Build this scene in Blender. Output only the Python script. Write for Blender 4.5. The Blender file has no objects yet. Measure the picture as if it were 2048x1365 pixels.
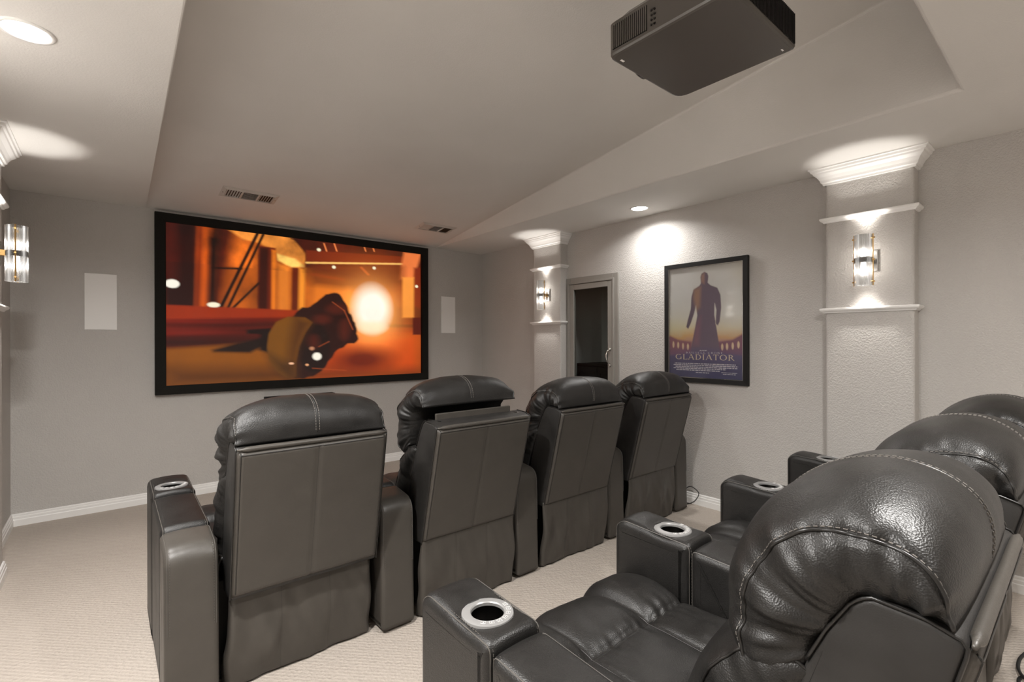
import bpy, bmesh, math, random
import numpy as np
from mathutils import Vector, Matrix, noise
random.seed(4); rng = np.random.RandomState(4)
S = bpy.context.scene
COL = S.collection
PI = math.pi
# ---------------------------------------------------------------- camera, world, lights, exposure
CAM = (0.0, 0.0, 1.333)
cd = bpy.data.cameras.new('camera'); cam = bpy.data.objects.new('camera', cd); COL.objects.link(cam)
cd.sensor_width = 36; cd.lens = 972.1 * 36 / 2048; cd.clip_start = 0.02
cam.location = CAM
cam.rotation_euler = (Matrix.Rotation(math.radians(-39.88), 3, 'Z') @ Matrix.Rotation(PI / 2, 3, 'X') @ Matrix.Rotation(math.radians(-0.15), 3, 'Z')).to_euler()
S.camera = cam
EXPOSURE = 0.72
S.view_settings.view_transform = 'Standard'; S.view_settings.look = 'None'
S.view_settings.exposure = EXPOSURE; S.view_settings.gamma = 1.0; S.view_settings.use_curve_mapping = False
W = bpy.data.worlds.new('world'); S.world = W; W.use_nodes = True
W.node_tree.nodes['Background'].inputs[0].default_value = (0.5, 0.49, 0.47, 1)
W.node_tree.nodes['Background'].inputs[1].default_value = 0.05
DOWN_W = 17.0      # recessed downlights over the side soffits
MID_FILL_W = 40.0       # added fill downlights out of view, left soffit and rear row
REAR_FILL_W = 18.0      # added fill downlights out of view at the back
SCONCE_W = 1.9     # each half of a sconce
WARM = (1.0, 0.975, 0.945)

# ---------------------------------------------------------------- room numbers (metres)
D = 5.014; XR = 3.688; XL = -0.53; YB = -3.4; H = 2.44; SLOPE = 0.126
def zc(y): return H + SLOPE * (D - y)
T_A = (0.256, D); T_B = (3.0, D); T_C = (2.915, 0.379); T_D = (0.18, 0.379)

# ---------------------------------------------------------------- materials
MAT = {}
def mat(name, col, rough=0.5, metal=0.0, spec=0.5, emit=None, es=0.0, coat=0.0):
    m = bpy.data.materials.new(name); m.use_nodes = True; MAT[name] = m
    b = m.node_tree.nodes['Principled BSDF']
    b.inputs['Base Color'].default_value = (*col, 1); b.inputs['Roughness'].default_value = rough
    b.inputs['Metallic'].default_value = metal; b.inputs['Specular IOR Level'].default_value = spec
    b.inputs['Coat Weight'].default_value = coat
    if emit: b.inputs['Emission Color'].default_value = (*emit, 1); b.inputs['Emission Strength'].default_value = es
    return m
def N(m, t, **kw):
    n = m.node_tree.nodes.new(t)
    for k, v in kw.items(): setattr(n, k, v)
    return n
def L(m, a, b): m.node_tree.links.new(a, b)
def bsdf(m): return m.node_tree.nodes['Principled BSDF']
def texco(m, scale=(1, 1, 1)):
    t = N(m, 'ShaderNodeTexCoord'); mp = N(m, 'ShaderNodeMapping'); mp.inputs['Scale'].default_value = scale
    L(m, t.outputs['Object'], mp.inputs['Vector']); return mp.outputs[0]
def noise_tex(m, vec, scale, detail=3, rough=0.5, dist=0.0):
    n = N(m, 'ShaderNodeTexNoise'); n.inputs['Scale'].default_value = scale; n.inputs['Detail'].default_value = detail
    n.inputs['Roughness'].default_value = rough; n.inputs['Distortion'].default_value = dist
    L(m, vec, n.inputs['Vector']); return n.outputs['Fac']
def ramp(m, fac, stops):
    r = N(m, 'ShaderNodeValToRGB'); cr = r.color_ramp
    while len(cr.elements) > 1: cr.elements.remove(cr.elements[-1])
    for i, (p, c) in enumerate(stops):
        e = cr.elements[0] if i == 0 else cr.elements.new(p)
        e.position = p; e.color = (*c, 1) if len(c) == 3 else c
    L(m, fac, r.inputs[0]); return r.outputs[0]
def bump(m, hgt, strength, dist, prev=None):
    b = N(m, 'ShaderNodeBump'); b.inputs['Strength'].default_value = strength; b.inputs['Distance'].default_value = dist
    L(m, hgt, b.inputs['Height'])
    if prev is not None: L(m, prev, b.inputs['Normal'])
    return b.outputs[0]

def wall_mat(name, col, sc=70, st=0.5, dist=0.004):
    m = mat(name, col, 0.7, spec=0.3); v = texco(m)
    h = ramp(m, noise_tex(m, v, sc, 2, 0.5, 0.3), [(0.38, (0, 0, 0)), (0.62, (1, 1, 1))])
    L(m, bump(m, h, st, dist), bsdf(m).inputs['Normal'])
    c = noise_tex(m, v, 1.7, 2)
    L(m, ramp(m, c, [(0.3, tuple(x * 0.97 for x in col)), (0.7, tuple(min(1, x * 1.03) for x in col))]), bsdf(m).inputs['Base Color'])
    return m
wall_mat('wall_paint', (0.54, 0.518, 0.492), 105, 0.5, 0.003)
wall_mat('ceiling_paint', (0.73, 0.71, 0.68), 130, 0.12, 0.002)
mat('trim_white', (0.86, 0.85, 0.83), 0.4)
mat('door_paint', (0.29, 0.275, 0.25), 0.45)
mat('speaker_white', (0.90, 0.89, 0.87), 0.6)
mat('vent_paint', (0.60, 0.57, 0.53), 0.5)
mat('vent_dark', (0.055, 0.032, 0.014), 0.7)
mat('black_satin', (0.010, 0.0095, 0.009), 0.6, spec=0.3)
mat('black_velvet', (0.013, 0.012, 0.010), 0.85, spec=0.2)
mat('black_gloss', (0.008, 0.008, 0.008), 0.2)
mat('rubber', (0.012, 0.012, 0.012), 0.6)
mat('chrome', (0.62, 0.61, 0.59), 0.18, 1.0)
mat('dark_metal', (0.05, 0.047, 0.045), 0.28, 1.0)
mat('brass', (0.50, 0.31, 0.12), 0.3, 1.0)
mat('silver_plastic', (0.25, 0.247, 0.243), 0.38, 0.25)
mat('projector_shell', (0.085, 0.076, 0.067), 0.25)
mat('lens_glow', (1, 1, 1), 0.5, emit=(1, 0.97, 0.92), es=9.0)
mat('bulb_glow', (1, 1, 1), 0.5, emit=(1, 0.96, 0.90), es=7.0)
mat('thread', (0.17, 0.155, 0.14), 0.6)
mat('gold_print', (0.80, 0.68, 0.50), 0.6)
mat('pale_print', (0.74, 0.71, 0.74), 0.6)
mat('mark_print', (0.10, 0.095, 0.09), 0.5)
mat('closet_paint', (0.62, 0.63, 0.62), 0.7)

def leather(name, col, rough, grain, gs, lo=0.8, hi=1.35):
    m = mat(name, col, rough, spec=0.42); v = texco(m)
    vor = N(m, 'ShaderNodeTexVoronoi', feature='SMOOTH_F1'); vor.inputs['Scale'].default_value = gs
    vor.inputs['Smoothness'].default_value = 0.4
    L(m, v, vor.inputs['Vector'])
    b1 = bump(m, vor.outputs['Distance'], grain, 0.0016)
    b2 = bump(m, noise_tex(m, v, 22, 4, 0.6, 0.8), 0.09, 0.006, b1)
    L(m, b2, bsdf(m).inputs['Normal'])
    c = noise_tex(m, v, 9, 3, 0.6)
    L(m, ramp(m, c, [(0.3, tuple(x * lo for x in col)), (0.7, tuple(x * hi for x in col))]), bsdf(m).inputs['Base Color'])
    rr = N(m, 'ShaderNodeMapRange'); rr.inputs[3].default_value = rough - 0.06; rr.inputs[4].default_value = rough + 0.08
    L(m, c, rr.inputs[0]); L(m, rr.outputs[0], bsdf(m).inputs['Roughness'])
    return m
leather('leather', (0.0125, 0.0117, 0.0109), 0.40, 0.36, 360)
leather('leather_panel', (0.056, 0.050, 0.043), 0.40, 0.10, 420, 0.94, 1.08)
leather('leather_smooth', (0.020, 0.0188, 0.0176), 0.42, 0.10, 420)
mat('piping_leather', (0.012, 0.011, 0.010), 0.35)
mat('under_fabric', (0.010, 0.009, 0.008), 0.9)

m = mat('carpet', (0.60, 0.55, 0.49), 0.95, spec=0.1); v = texco(m)
wv = N(m, 'ShaderNodeTexWave', wave_type='BANDS', bands_direction='DIAGONAL'); wv.inputs['Scale'].default_value = 24
wv.inputs['Distortion'].default_value = 2.5; wv.inputs['Detail'].default_value = 2; wv.inputs['Detail Scale'].default_value = 6
L(m, v, wv.inputs['Vector'])
vo = N(m, 'ShaderNodeTexVoronoi'); vo.inputs['Scale'].default_value = 75; L(m, v, vo.inputs['Vector'])
b1 = bump(m, wv.outputs['Fac'], 0.22, 0.004); b2 = bump(m, vo.outputs['Distance'], 0.5, 0.006, b1)
L(m, b2, bsdf(m).inputs['Normal'])
mixn = N(m, 'ShaderNodeMath', operation='ADD'); L(m, wv.outputs['Fac'], mixn.inputs[0]); L(m, noise_tex(m, v, 60, 2), mixn.inputs[1])
hm = N(m, 'ShaderNodeMath', operation='MULTIPLY'); hm.inputs[1].default_value = 0.5; L(m, mixn.outputs[0], hm.inputs[0])
L(m, ramp(m, hm.outputs[0], [(0.2, (0.425, 0.375, 0.328)), (0.75, (0.50, 0.445, 0.392))]), bsdf(m).inputs['Base Color'])

def glassy(name, tint, refl, rough=0.05, fres=0.8):
    m = bpy.data.materials.new(name); m.use_nodes = True; MAT[name] = m
    nt = m.node_tree; nt.nodes.clear()
    o = N(m, 'ShaderNodeOutputMaterial'); tr = N(m, 'ShaderNodeBsdfTransparent'); gl = N(m, 'ShaderNodeBsdfGlossy'); mx = N(m, 'ShaderNodeMixShader')
    tr.inputs[0].default_value = (*tint, 1); gl.inputs['Roughness'].default_value = rough
    fr = N(m, 'ShaderNodeFresnel'); fr.inputs[0].default_value = 1.5
    ad = N(m, 'ShaderNodeMath', operation='MULTIPLY_ADD'); ad.inputs[1].default_value = fres; ad.inputs[2].default_value = refl
    L(m, fr.outputs[0], ad.inputs[0]); L(m, ad.outputs[0], mx.inputs[0])
    L(m, tr.outputs[0], mx.inputs[1]); L(m, gl.outputs[0], mx.inputs[2]); L(m, mx.outputs[0], o.inputs[0])
    return m
glassy('smoked_glass', (0.74, 0.75, 0.74), 0.012, 0.25, fres=0.0)
glassy('poster_glass', (0.97, 0.97, 0.97), 0.0, 0.08)
glassy('ribbed_glass', (0.50, 0.49, 0.48), 0.26, 0.3)

def vcol_mat(name, emit, rough=0.6):
    m = bpy.data.materials.new(name); m.use_nodes = True; MAT[name] = m
    a = N(m, 'ShaderNodeVertexColor'); a.layer_name = 'paint'
    if emit:
        b = bsdf(m); b.inputs['Base Color'].default_value = (0.02, 0.02, 0.02, 1); b.inputs['Roughness'].default_value = 0.8
        L(m, a.outputs[0], b.inputs['Emission Color']); b.inputs['Emission Strength'].default_value = emit
    else:
        L(m, a.outputs[0], bsdf(m).inputs['Base Color']); bsdf(m).inputs['Roughness'].default_value = rough
    return m
vcol_mat('projected_picture', 1.0 / (2 ** EXPOSURE)); vcol_mat('poster_print', 0)

# ---------------------------------------------------------------- object helpers
def link(o, parent=None):
    COL.objects.link(o)
    if parent is not None: o.parent = parent
    return o
def tag(o, label=None, cat=None, group=None, kind=None):
    if label: o['label'] = label
    if cat: o['category'] = cat
    if group: o['group'] = group
    if kind: o['kind'] = kind
    return o
def empty(name, loc=(0, 0, 0), rz=0.0):
    o = bpy.data.objects.new(name, None); o.location = loc; o.rotation_euler = (0, 0, rz); o.empty_display_size = 0.1
    return link(o)
def mk(name, V, F, m, parent=None, smooth=True, loc=None):
    me = bpy.data.meshes.new(name); me.from_pydata([tuple(map(float, v)) for v in V], [], [tuple(f) for f in F]); me.update()
    if m: me.materials.append(MAT[m])
    if smooth: me.polygons.foreach_set('use_smooth', [True] * len(me.polygons))
    o = bpy.data.objects.new(name, me); link(o, parent)
    if loc is not None: o.location = loc
    return o
def fix_normals(o):
    bm = bmesh.new(); bm.from_mesh(o.data); bmesh.ops.recalc_face_normals(bm, faces=bm.faces); bm.to_mesh(o.data); bm.free()
class MB:
    def __init__(s): s.V = []; s.F = []
    def add(s, V, F):
        b = len(s.V); s.V += [tuple(v) for v in V]; s.F += [tuple(i + b for i in f) for f in F]; return s
    def box(s, x0, x1, y0, y1, z0, z1):
        return s.add([(x0, y0, z0), (x1, y0, z0), (x1, y1, z0), (x0, y1, z0), (x0, y0, z1), (x1, y0, z1), (x1, y1, z1), (x0, y1, z1)],
                     [(3, 2, 1, 0), (4, 5, 6, 7), (0, 1, 5, 4), (1, 2, 6, 5), (2, 3, 7, 6), (3, 0, 4, 7)])
    def cyl(s, p0, p1, r, n=16, r1=None, cap=True):
        p0 = Vector(p0); p1 = Vector(p1); d = (p1 - p0).normalized(); a = d.orthogonal().normalized(); b = d.cross(a)
        r1 = r if r1 is None else r1; V = []
        for p, rr in ((p0, r), (p1, r1)):
            for k in range(n):
                t = 2 * PI * k / n; V.append(p + (a * math.cos(t) + b * math.sin(t)) * rr)
        F = [(k, (k + 1) % n, n + (k + 1) % n, n + k) for k in range(n)]
        if cap: F += [tuple(range(n - 1, -1, -1)), tuple(range(n, 2 * n))]
        return s.add(V, F)
    def tube(s, pts, r, n=6, closed=False):
        pts = [Vector(p) for p in pts]; m = len(pts); V = []; F = []; up = None
        for i, p in enumerate(pts):
            t = (pts[(i + 1) % m if closed else min(i + 1, m - 1)] - pts[(i - 1) % m if closed else max(i - 1, 0)])
            t = t.normalized() if t.length > 1e-9 else Vector((1, 0, 0))
            if up is None: up = t.orthogonal().normalized()
            up = (up - t * up.dot(t)); up = up.normalized() if up.length > 1e-6 else t.orthogonal().normalized()
            b = t.cross(up)
            for k in range(n):
                a = 2 * PI * k / n; V.append(p + (up * math.cos(a) + b * math.sin(a)) * r)
        for i in range(m if closed else m - 1):
            j = (i + 1) % m
            for k in range(n): F.append((i * n + k, i * n + (k + 1) % n, j * n + (k + 1) % n, j * n + k))
        if not closed: F += [tuple(range(n - 1, -1, -1)), tuple(range((m - 1) * n, m * n))]
        return s.add(V, F)
    def lathe(s, prof, c=(0, 0, 0), n=32):
        V = []; m = len(prof)
        for k in range(n):
            t = 2 * PI * k / n
            for r, z in prof: V.append((c[0] + r * math.cos(t), c[1] + r * math.sin(t), c[2] + z))
        F = [(k * m + i, ((k + 1) % n) * m + i, ((k + 1) % n) * m + i + 1, k * m + i + 1) for k in range(n) for i in range(m - 1)]
        return s.add(V, F)
    def build(s, name, m, parent=None, smooth=False, bevel=0.0, seg=2, loc=None, fix=False):
        o = mk(name, s.V, s.F, m, parent, smooth, loc)
        if fix: fix_normals(o)
        if bevel:
            bv = o.modifiers.new('bevel', 'BEVEL'); bv.width = bevel; bv.segments = seg; bv.limit_method = 'ANGLE'; bv.angle_limit = 0.6
        return o
def resamp(pts, n, closed=False, smooth=0):
    P = np.array(pts, float)
    if smooth:                                        # Catmull-Rom
        Q = []; m = len(P)
        for i in range(m - 1):
            p0, p1, p2, p3 = P[max(i - 1, 0)], P[i], P[i + 1], P[min(i + 2, m - 1)]
            for t in np.linspace(0, 1, smooth, endpoint=False):
                Q.append(0.5 * (2 * p1 + (p2 - p0) * t + (2 * p0 - 5 * p1 + 4 * p2 - p3) * t * t + (3 * p1 - p0 - 3 * p2 + p3) * t ** 3))
        Q.append(P[-1]); P = np.array(Q)
    if closed: P = np.vstack([P, P[:1]])
    d = np.r_[0, np.cumsum(np.linalg.norm(np.diff(P, axis=0), axis=1))]
    t = np.linspace(0, d[-1], n, endpoint=not closed)
    return np.stack([np.interp(t, d, P[:, k]) for k in range(P.shape[1])], 1)
def grid(P, cu=False, cv=False):
    n, m = P.shape[:2]; F = []
    for i in range(n if cu else n - 1):
        for j in range(m if cv else m - 1):
            a, b = i, (i + 1) % n; c, d = j, (j + 1) % m
            F.append((a * m + c, b * m + c, b * m + d, a * m + d))
    return P.reshape(-1, 3), F
def vnormals(o):
    me = o.data; a = np.empty(len(me.vertices) * 3, 'f'); me.vertex_normals.foreach_get('vector', a); return a.reshape(-1, 3)
def vco(o):
    a = np.empty(len(o.data.vertices) * 3, 'f'); o.data.vertices.foreach_get('co', a); return a.reshape(-1, 3)
def setco(o, a): o.data.vertices.foreach_set('co', a.astype('f').ravel()); o.data.update()
def nz(P, sc, seed=0.0): return np.array([noise.noise(Vector((p[0] * sc + seed, p[1] * sc - seed, p[2] * sc + 3 * seed))) for p in P])
def rounded(poly, radii, seg=6):
    """closed polygon with rounded corners; poly CCW list of 2D, radii per corner"""
    out = []; n = len(poly)
    for i in range(n):
        p = Vector(poly[i]); a = Vector(poly[i - 1]) - p; b = Vector(poly[(i + 1) % n]) - p; r = radii[i]
        if r <= 0: out.append(tuple(p)); continue
        an = a.angle(b); t = min(r / math.tan(an / 2), a.length * 0.49, b.length * 0.49)
        p0 = p + a.normalized() * t; p1 = p + b.normalized() * t
        for k in range(seg + 1):
            s = k / seg; out.append(tuple(p0 * (1 - s) ** 2 + p * 2 * s * (1 - s) + p1 * s * s))
    return out
def extrude_x(prof, x0, x1, r, nmid=2, nr=4, step=0.02, flat=True):
    """prof: CCW closed YZ profile. Extrude along x with rounded rims of radius r."""
    P = np.array(prof, float); per = np.linalg.norm(np.diff(np.vstack([P, P[:1]]), axis=0), axis=1).sum()
    P = resamp(P, max(12, int(per / step)), closed=True)
    t = np.roll(P, -1, 0) - np.roll(P, 1, 0); t /= np.linalg.norm(t, axis=1)[:, None]
    nrm = np.stack([t[:, 1], -t[:, 0]], 1)             # outward for CCW
    rings = []
    for k in range(nr + 1):
        a = PI / 2 * k / nr; rings.append((x0 + r * (1 - math.sin(a)), r * (1 - math.cos(a))))
    rings = [(x0 + r * (1 - math.sin(PI / 2 * k / nr)), r * (1 - math.cos(PI / 2 * k / nr))) for k in range(nr, -1, -1)]
    rings = [(x0 + r * (1 - math.cos(PI / 2 * k / nr)), r * (1 - math.sin(PI / 2 * k / nr))) for k in range(nr + 1)]
    mid = [(x0 + r + (x1 - x0 - 2 * r) * k / nmid, 0.0) for k in range(1, nmid)]
    right = [(x1 - (x - x0), ins) for x, ins in reversed(rings)]
    allr = rings + mid + right
    if flat: allr = [(x0, r + .014), (x0, r + .004)] + allr + [(x1, r + .004), (x1, r + .014)]
    G = np.array([[(x, *(P[i] - nrm[i] * ins)) for i in range(len(P))] for x, ins in allr])
    V, F = grid(G, cv=True); m = len(P); last = (len(allr) - 1) * m
    F = list(F) + [tuple(range(m)), tuple(range(last + m - 1, last - 1, -1))]
    return V, F, m, len(allr)
def dashes(mb, pts, L1=0.006, gap=0.004, r=0.0010):
    P = np.array(pts, float); d = np.r_[0, np.cumsum(np.linalg.norm(np.diff(P, axis=0), axis=1))]
    at = lambda s: Vector([np.interp(s, d, P[:, k]) for k in range(3)])
    s = 0.0
    while s + L1 < d[-1]:
        mb.cyl(at(s), at(s + L1), r, 4); s += L1 + gap
    return mb

# ================================================================= THE ROOM
mk('floor', [(XL - .1, YB - .1, 0), (XR + .1, YB - .1, 0), (XR + .1, D + .1, 0), (XL - .1, D + .1, 0)], [(0, 1, 2, 3)], 'carpet', None, False)
tag(bpy.data.objects['floor'], 'pale beige patterned carpet floor', kind='structure')
c3 = (*T_C, zc(T_C[1])); d3 = (*T_D, zc(T_D[1])); h = lambda p: (*p, H)
CV = [h((XL, D)), h(T_A), h(T_B), h((XR, D)), h((XL, T_D[1])), h(T_D), h(T_C), h((XR, T_C[1])), h((XL, YB)), h((XR, YB)), d3, c3]
CF = [(0, 1, 5, 4), (2, 3, 7, 6), (4, 5, 6, 7, 9, 8), (1, 10, 5), (2, 6, 11), (5, 10, 11, 6), (1, 2, 11, 10)]
o = mk('ceiling', CV, CF, 'ceiling_paint', None, False)
bv = o.modifiers.new('bevel', 'BEVEL'); bv.width = 0.014; bv.segments = 3; bv.limit_method = 'ANGLE'; bv.angle_limit = 0.7
tag(o, 'warm grey ceiling with low side soffits around a sloping raised centre', kind='structure')
def wall(name, pts, label):
    o = mk(name, pts, [tuple(range(len(pts)))], 'wall_paint', None, False); tag(o, label, kind='structure'); return o
wall('wall_front', [(XL, D, 0), (XR, D, 0), (XR, D, H), (XL, D, H)], 'grey painted front wall behind the projection screen')
wall('wall_left', [(XL, YB, 0), (XL, D, 0), (XL, D, H), (XL, YB, H)], 'grey painted left wall')
wall('wall_rear', [(XL, YB, 0), (XR, YB, 0), (XR, YB, H), (XL, YB, H)], 'grey painted rear wall')
DY0, DY1, DZ = 2.905, 3.475, 1.915
o = MB(); q = lambda y0, y1, z0, z1: o.add([(XR, y0, z0), (XR, y1, z0), (XR, y1, z1), (XR, y0, z1)], [(0, 1, 2, 3)])
q(YB, DY0, 0, H); q(DY1, D, 0, H); q(DY0, DY1, DZ, H)
o = o.build('wall_right', 'wall_paint'); tag(o, 'textured grey right wall with the framed poster', kind='structure')
# closet niche behind the glass door
nb = MB(); X2 = XR + 0.62
nb.add([(X2, DY0 - .1, 0), (X2, DY1 + .1, 0), (X2, DY1 + .1, DZ + .1), (X2, DY0 - .1, DZ + .1)], [(0, 1, 2, 3)])
for y in (DY0 - .1, DY1 + .1): nb.add([(XR, y, 0), (X2, y, 0), (X2, y, DZ + .1), (XR, y, DZ + .1)], [(0, 1, 2, 3)])
nb.add([(XR, DY0 - .1, DZ + .1), (X2, DY0 - .1, DZ + .1), (X2, DY1 + .1, DZ + .1), (XR, DY1 + .1, DZ + .1)], [(0, 1, 2, 3)])
o = nb.build('wall_closet', 'closet_paint'); tag(o, 'dark inside of the equipment closet behind the glass door', kind='structure')

# baseboards: stepped profile swept along plan lines
BBP = [(0, 0), (0.016, 0), (0.016, 0.045), (0.013, 0.050), (0.013, 0.066), (0.009, 0.071), (0.009, 0.082), (0.004, 0.088), (0, 0.088)]
def molding(name, path, prof, parent=None, mt='trim_white', inward=1, closed=False):
    """path: plan points; prof: (out, z); offset to the left of travel * inward, mitred"""
    pts = [Vector((p[0], p[1])) for p in path]; n = len(pts); rows = []
    for i, p in enumerate(pts):
        d0 = (p - pts[i - 1]).normalized() if i > 0 or closed else None
        d1 = (pts[(i + 1) % n] - p).normalized() if i < n - 1 or closed else None
        d0 = d0 or d1; d1 = d1 or d0
        n0 = Vector((-d0.y, d0.x)); n1 = Vector((-d1.y, d1.x)); mm = (n0 + n1).normalized(); sc = 1 / max(0.3, mm.dot(n0))
        rows.append([(p.x + mm.x * sc * a * inward, p.y + mm.y * sc * a * inward, z) for a, z in prof])
    V, F = grid(np.array(rows)); m = len(prof); F = list(F) + [tuple(range(m)), tuple(range((n - 1) * m, n * m))[::-1]]
    o = mk(name, V, F, mt, parent, False); fix_normals(o); return o
P1 = (3.515, 3.93); P2 = (0.664, 1.117); PXR = 3.588; PL = (3.545, 3.975); PXL = -0.452
o = molding('baseboard_front', [(XR, D), (XL, D)], BBP); tag(o, 'white stepped baseboard along the front wall', kind='structure')
o = molding('baseboard_right', [(XR, YB), (XR, P2[0]), (PXR, P2[0]), (PXR, P2[1]), (XR, P2[1]), (XR, 2.845)], BBP); tag(o, 'white stepped baseboard along the right wall', kind='structure')
o = molding('baseboard_corner', [(PXR, P1[0]), (PXR, P1[1]), (XR, P1[1]), (XR, D)], BBP); tag(o, 'white baseboard around the far right pilaster', kind='structure')
o = molding('baseboard_left', [(XL, D), (XL, PL[1]), (PXL, PL[1]), (PXL, PL[0]), (XL, PL[0]), (XL, YB)], BBP); tag(o, 'white stepped baseboard along the left wall and pilaster', kind='structure')

# pilasters
CROWN = [(0, 2.335), (0.010, 2.335), (0.012, 2.347), (0.020, 2.352), (0.024, 2.366), (0.036, 2.386), (0.052, 2.402), (0.056, 2.412), (0.064, 2.416), (0.068, 2.428), (0.076, 2.432), (0.076, H), (0, H)]
def ledge_prof(z): return [(0, z - .019), (0.008, z - .019), (0.014, z - .010), (0.022, z - .006), (0.027, z + .002), (0.027, z + .009), (0.022, z + .013), (0, z + .015)]
def pilaster(name, side, y0, y1, label, cb):
    xf = PXR if side > 0 else PXL; xw = XR if side > 0 else XL
    prof = rounded([(xw, y0), (xf, y0), (xf, y1), (xw, y1)], [0, 0.018, 0.018, 0], 5)
    n = len(prof); V = [(x, y, z) for z in (0, H) for x, y in prof]; F = [(i, i + 1, n + i + 1, n + i) for i in range(n - 1)]
    o = mk(name, V, F, 'wall_paint', None, True); fix_normals(o); tag(o, label, kind='structure')
    es = o.modifiers.new('es', 'EDGE_SPLIT'); es.split_angle = 0.9
    path = [(xw, y0), (xf, y0), (xf, y1), (xw, y1)]
    if side < 0: path = path[::-1]
    molding('crown_molding', path, CROWN, o); molding('ledge_molding', path, ledge_prof(2.108), o); molding('ledge_molding', path, ledge_prof(1.525), o)
    return o
pilaster('trim_1', 1, *P1, 'shallow pilaster with white crown beside the glass door', 0)
pilaster('trim_2', 1, *P2, 'wide pilaster with white crown and ledges right of the poster', 0)
pilaster('trim_3', -1, *PL, 'pilaster with white crown at the left edge', 0)

# glass closet door
dr = empty('door_1', (0, 0, 0)); tag(dr, 'grey framed glass closet door in the right wall beside the pilaster', kind='structure')
def frame_yz(mb, y0, y1, z0, z1, w, x0, x1, bottom=True):
    mb.box(x0, x1, y0, y0 + w, z0, z1); mb.box(x0, x1, y1 - w, y1, z0, z1); mb.box(x0, x1, y0 + w, y1 - w, z1 - w, z1)
    if bottom: mb.box(x0, x1, y0 + w, y1 - w, z0, z0 + w)
    return mb
cs = MB(); frame_yz(cs, 2.848, 3.512, 0, 1.976, 0.058, XR - 0.018, XR + 0.004, False); cs.build('door_casing', 'door_paint', dr, bevel=0.004)
jb = MB(); frame_yz(jb, 2.893, 3.487, 0, 1.93, 0.02, XR - 0.026, XR + 0.06, False); jb.build('door_jamb', 'door_paint', dr, bevel=0.003)
lf = MB(); frame_yz(lf, 2.915, 3.465, 0.012, 1.908, 0.056, XR - 0.020, XR + 0.022); lf.build('door_frame', 'door_paint', dr, bevel=0.005)
MB().box(XR - 0.004, XR + 0.004, 2.971, 3.409, 0.068, 1.852).build('glass_pane', 'smoked_glass', dr)
hd = MB(); yh = 2.943
hd.tube(resamp([(XR - .022, yh, 1.25), (XR - .05, yh + .006, 1.235), (XR - .062, yh + .012, 1.19), (XR - .055, yh + .004, 1.14), (XR - .03, yh, 1.115), (XR - .022, yh, 1.11)], 24, smooth=6), 0.006, 8)
hd.lathe([(0, 0.02), (0.008, 0.02)], (XR - .02, yh, 1.06), 8)
for z in (1.25, 1.10): hd.cyl((XR - .02, yh, z), (XR - .032, yh, z), 0.017, 14, 0.012)
hd.build('door_handle', 'chrome', dr, smooth=True)
# equipment inside the closet
rk = empty('media_cabinet', (XR + .32, 3.19, 0)); tag(rk, 'black media cabinet standing in the closet behind the glass door', 'cabinet')
b = MB()
for z in (0.02, 0.42, 0.78, 1.075): b.box(-.22, .22, -.27, .27, z, z + .025)
b.box(-.22, .22, -.285, -.27, 0, 1.10); b.box(-.22, .22, .27, .285, 0, 1.10); b.box(.2, .215, -.27, .27, 0.02, 1.08)
b.build('cabinet_body', 'black_satin', rk, bevel=0.002)
for y0, y1 in ((-.268, -.002), (.002, .268)):
    dr_ = MB().box(-.236, -.222, y0, y1, .03, 1.068).build('cabinet_door', 'black_satin', rk, bevel=.003)
    frame_yz(MB(), y0 + .03, y1 - .03, .08, 1.02, .012, -.240, -.235).build('door_molding', 'dark_metal', dr_)
# ================================================================= FIXTURES
def downlight(x, y, label, watt, spread=150):
    e = empty('recessed_light', (x, y, H)); tag(e, label, 'ceiling light', 'recessed ceiling lights')
    MB().lathe([(0.080, 0.0), (0.078, -0.004), (0.068, -0.006), (0.064, -0.003), (0.064, 0.0)], n=40).build('trim_ring', 'trim_white', e, smooth=True)
    b = MB(); n = 40; b.add([(0.065 * math.cos(2 * PI * k / n), 0.065 * math.sin(2 * PI * k / n), -0.0025) for k in range(n)], [tuple(range(n - 1, -1, -1))])
    b.build('lens', 'lens_glow', e)
    l = bpy.data.lights.new('downlight_lamp', 'AREA'); l.shape = 'DISK'; l.size = 0.12; l.energy = watt; l.color = WARM; l.spread = math.radians(spread)
    lo = bpy.data.objects.new('downlight_lamp', l); lo.location = (0, 0, -0.008); link(lo, e)
downlight(3.42, 2.43, 'recessed ceiling light above the framed poster', DOWN_W * 0.33, 150)
downlight(-0.215, 2.43, 'recessed ceiling light at the upper left corner', DOWN_W, 165)
downlight(-0.2, 1.15, 'added unseen fill light in the left soffit beside the rear row', MID_FILL_W, 165)  # out of view, added to brighten the front wall and left side
downlight(1.35, -0.15, 'added unseen fill light in the rear ceiling above the rear row', MID_FILL_W * 0.78, 165)  # out of view, added to light the rear row from above
for x, y, w_ in ((0.5, -2.2, 'left'), (2.4, -2.2, 'right')): downlight(x, y, 'added unseen fill light at the back of the room, %s of two' % w_, REAR_FILL_W, 120)  # unseen pair behind the camera, added as fill for the chair backs

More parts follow.
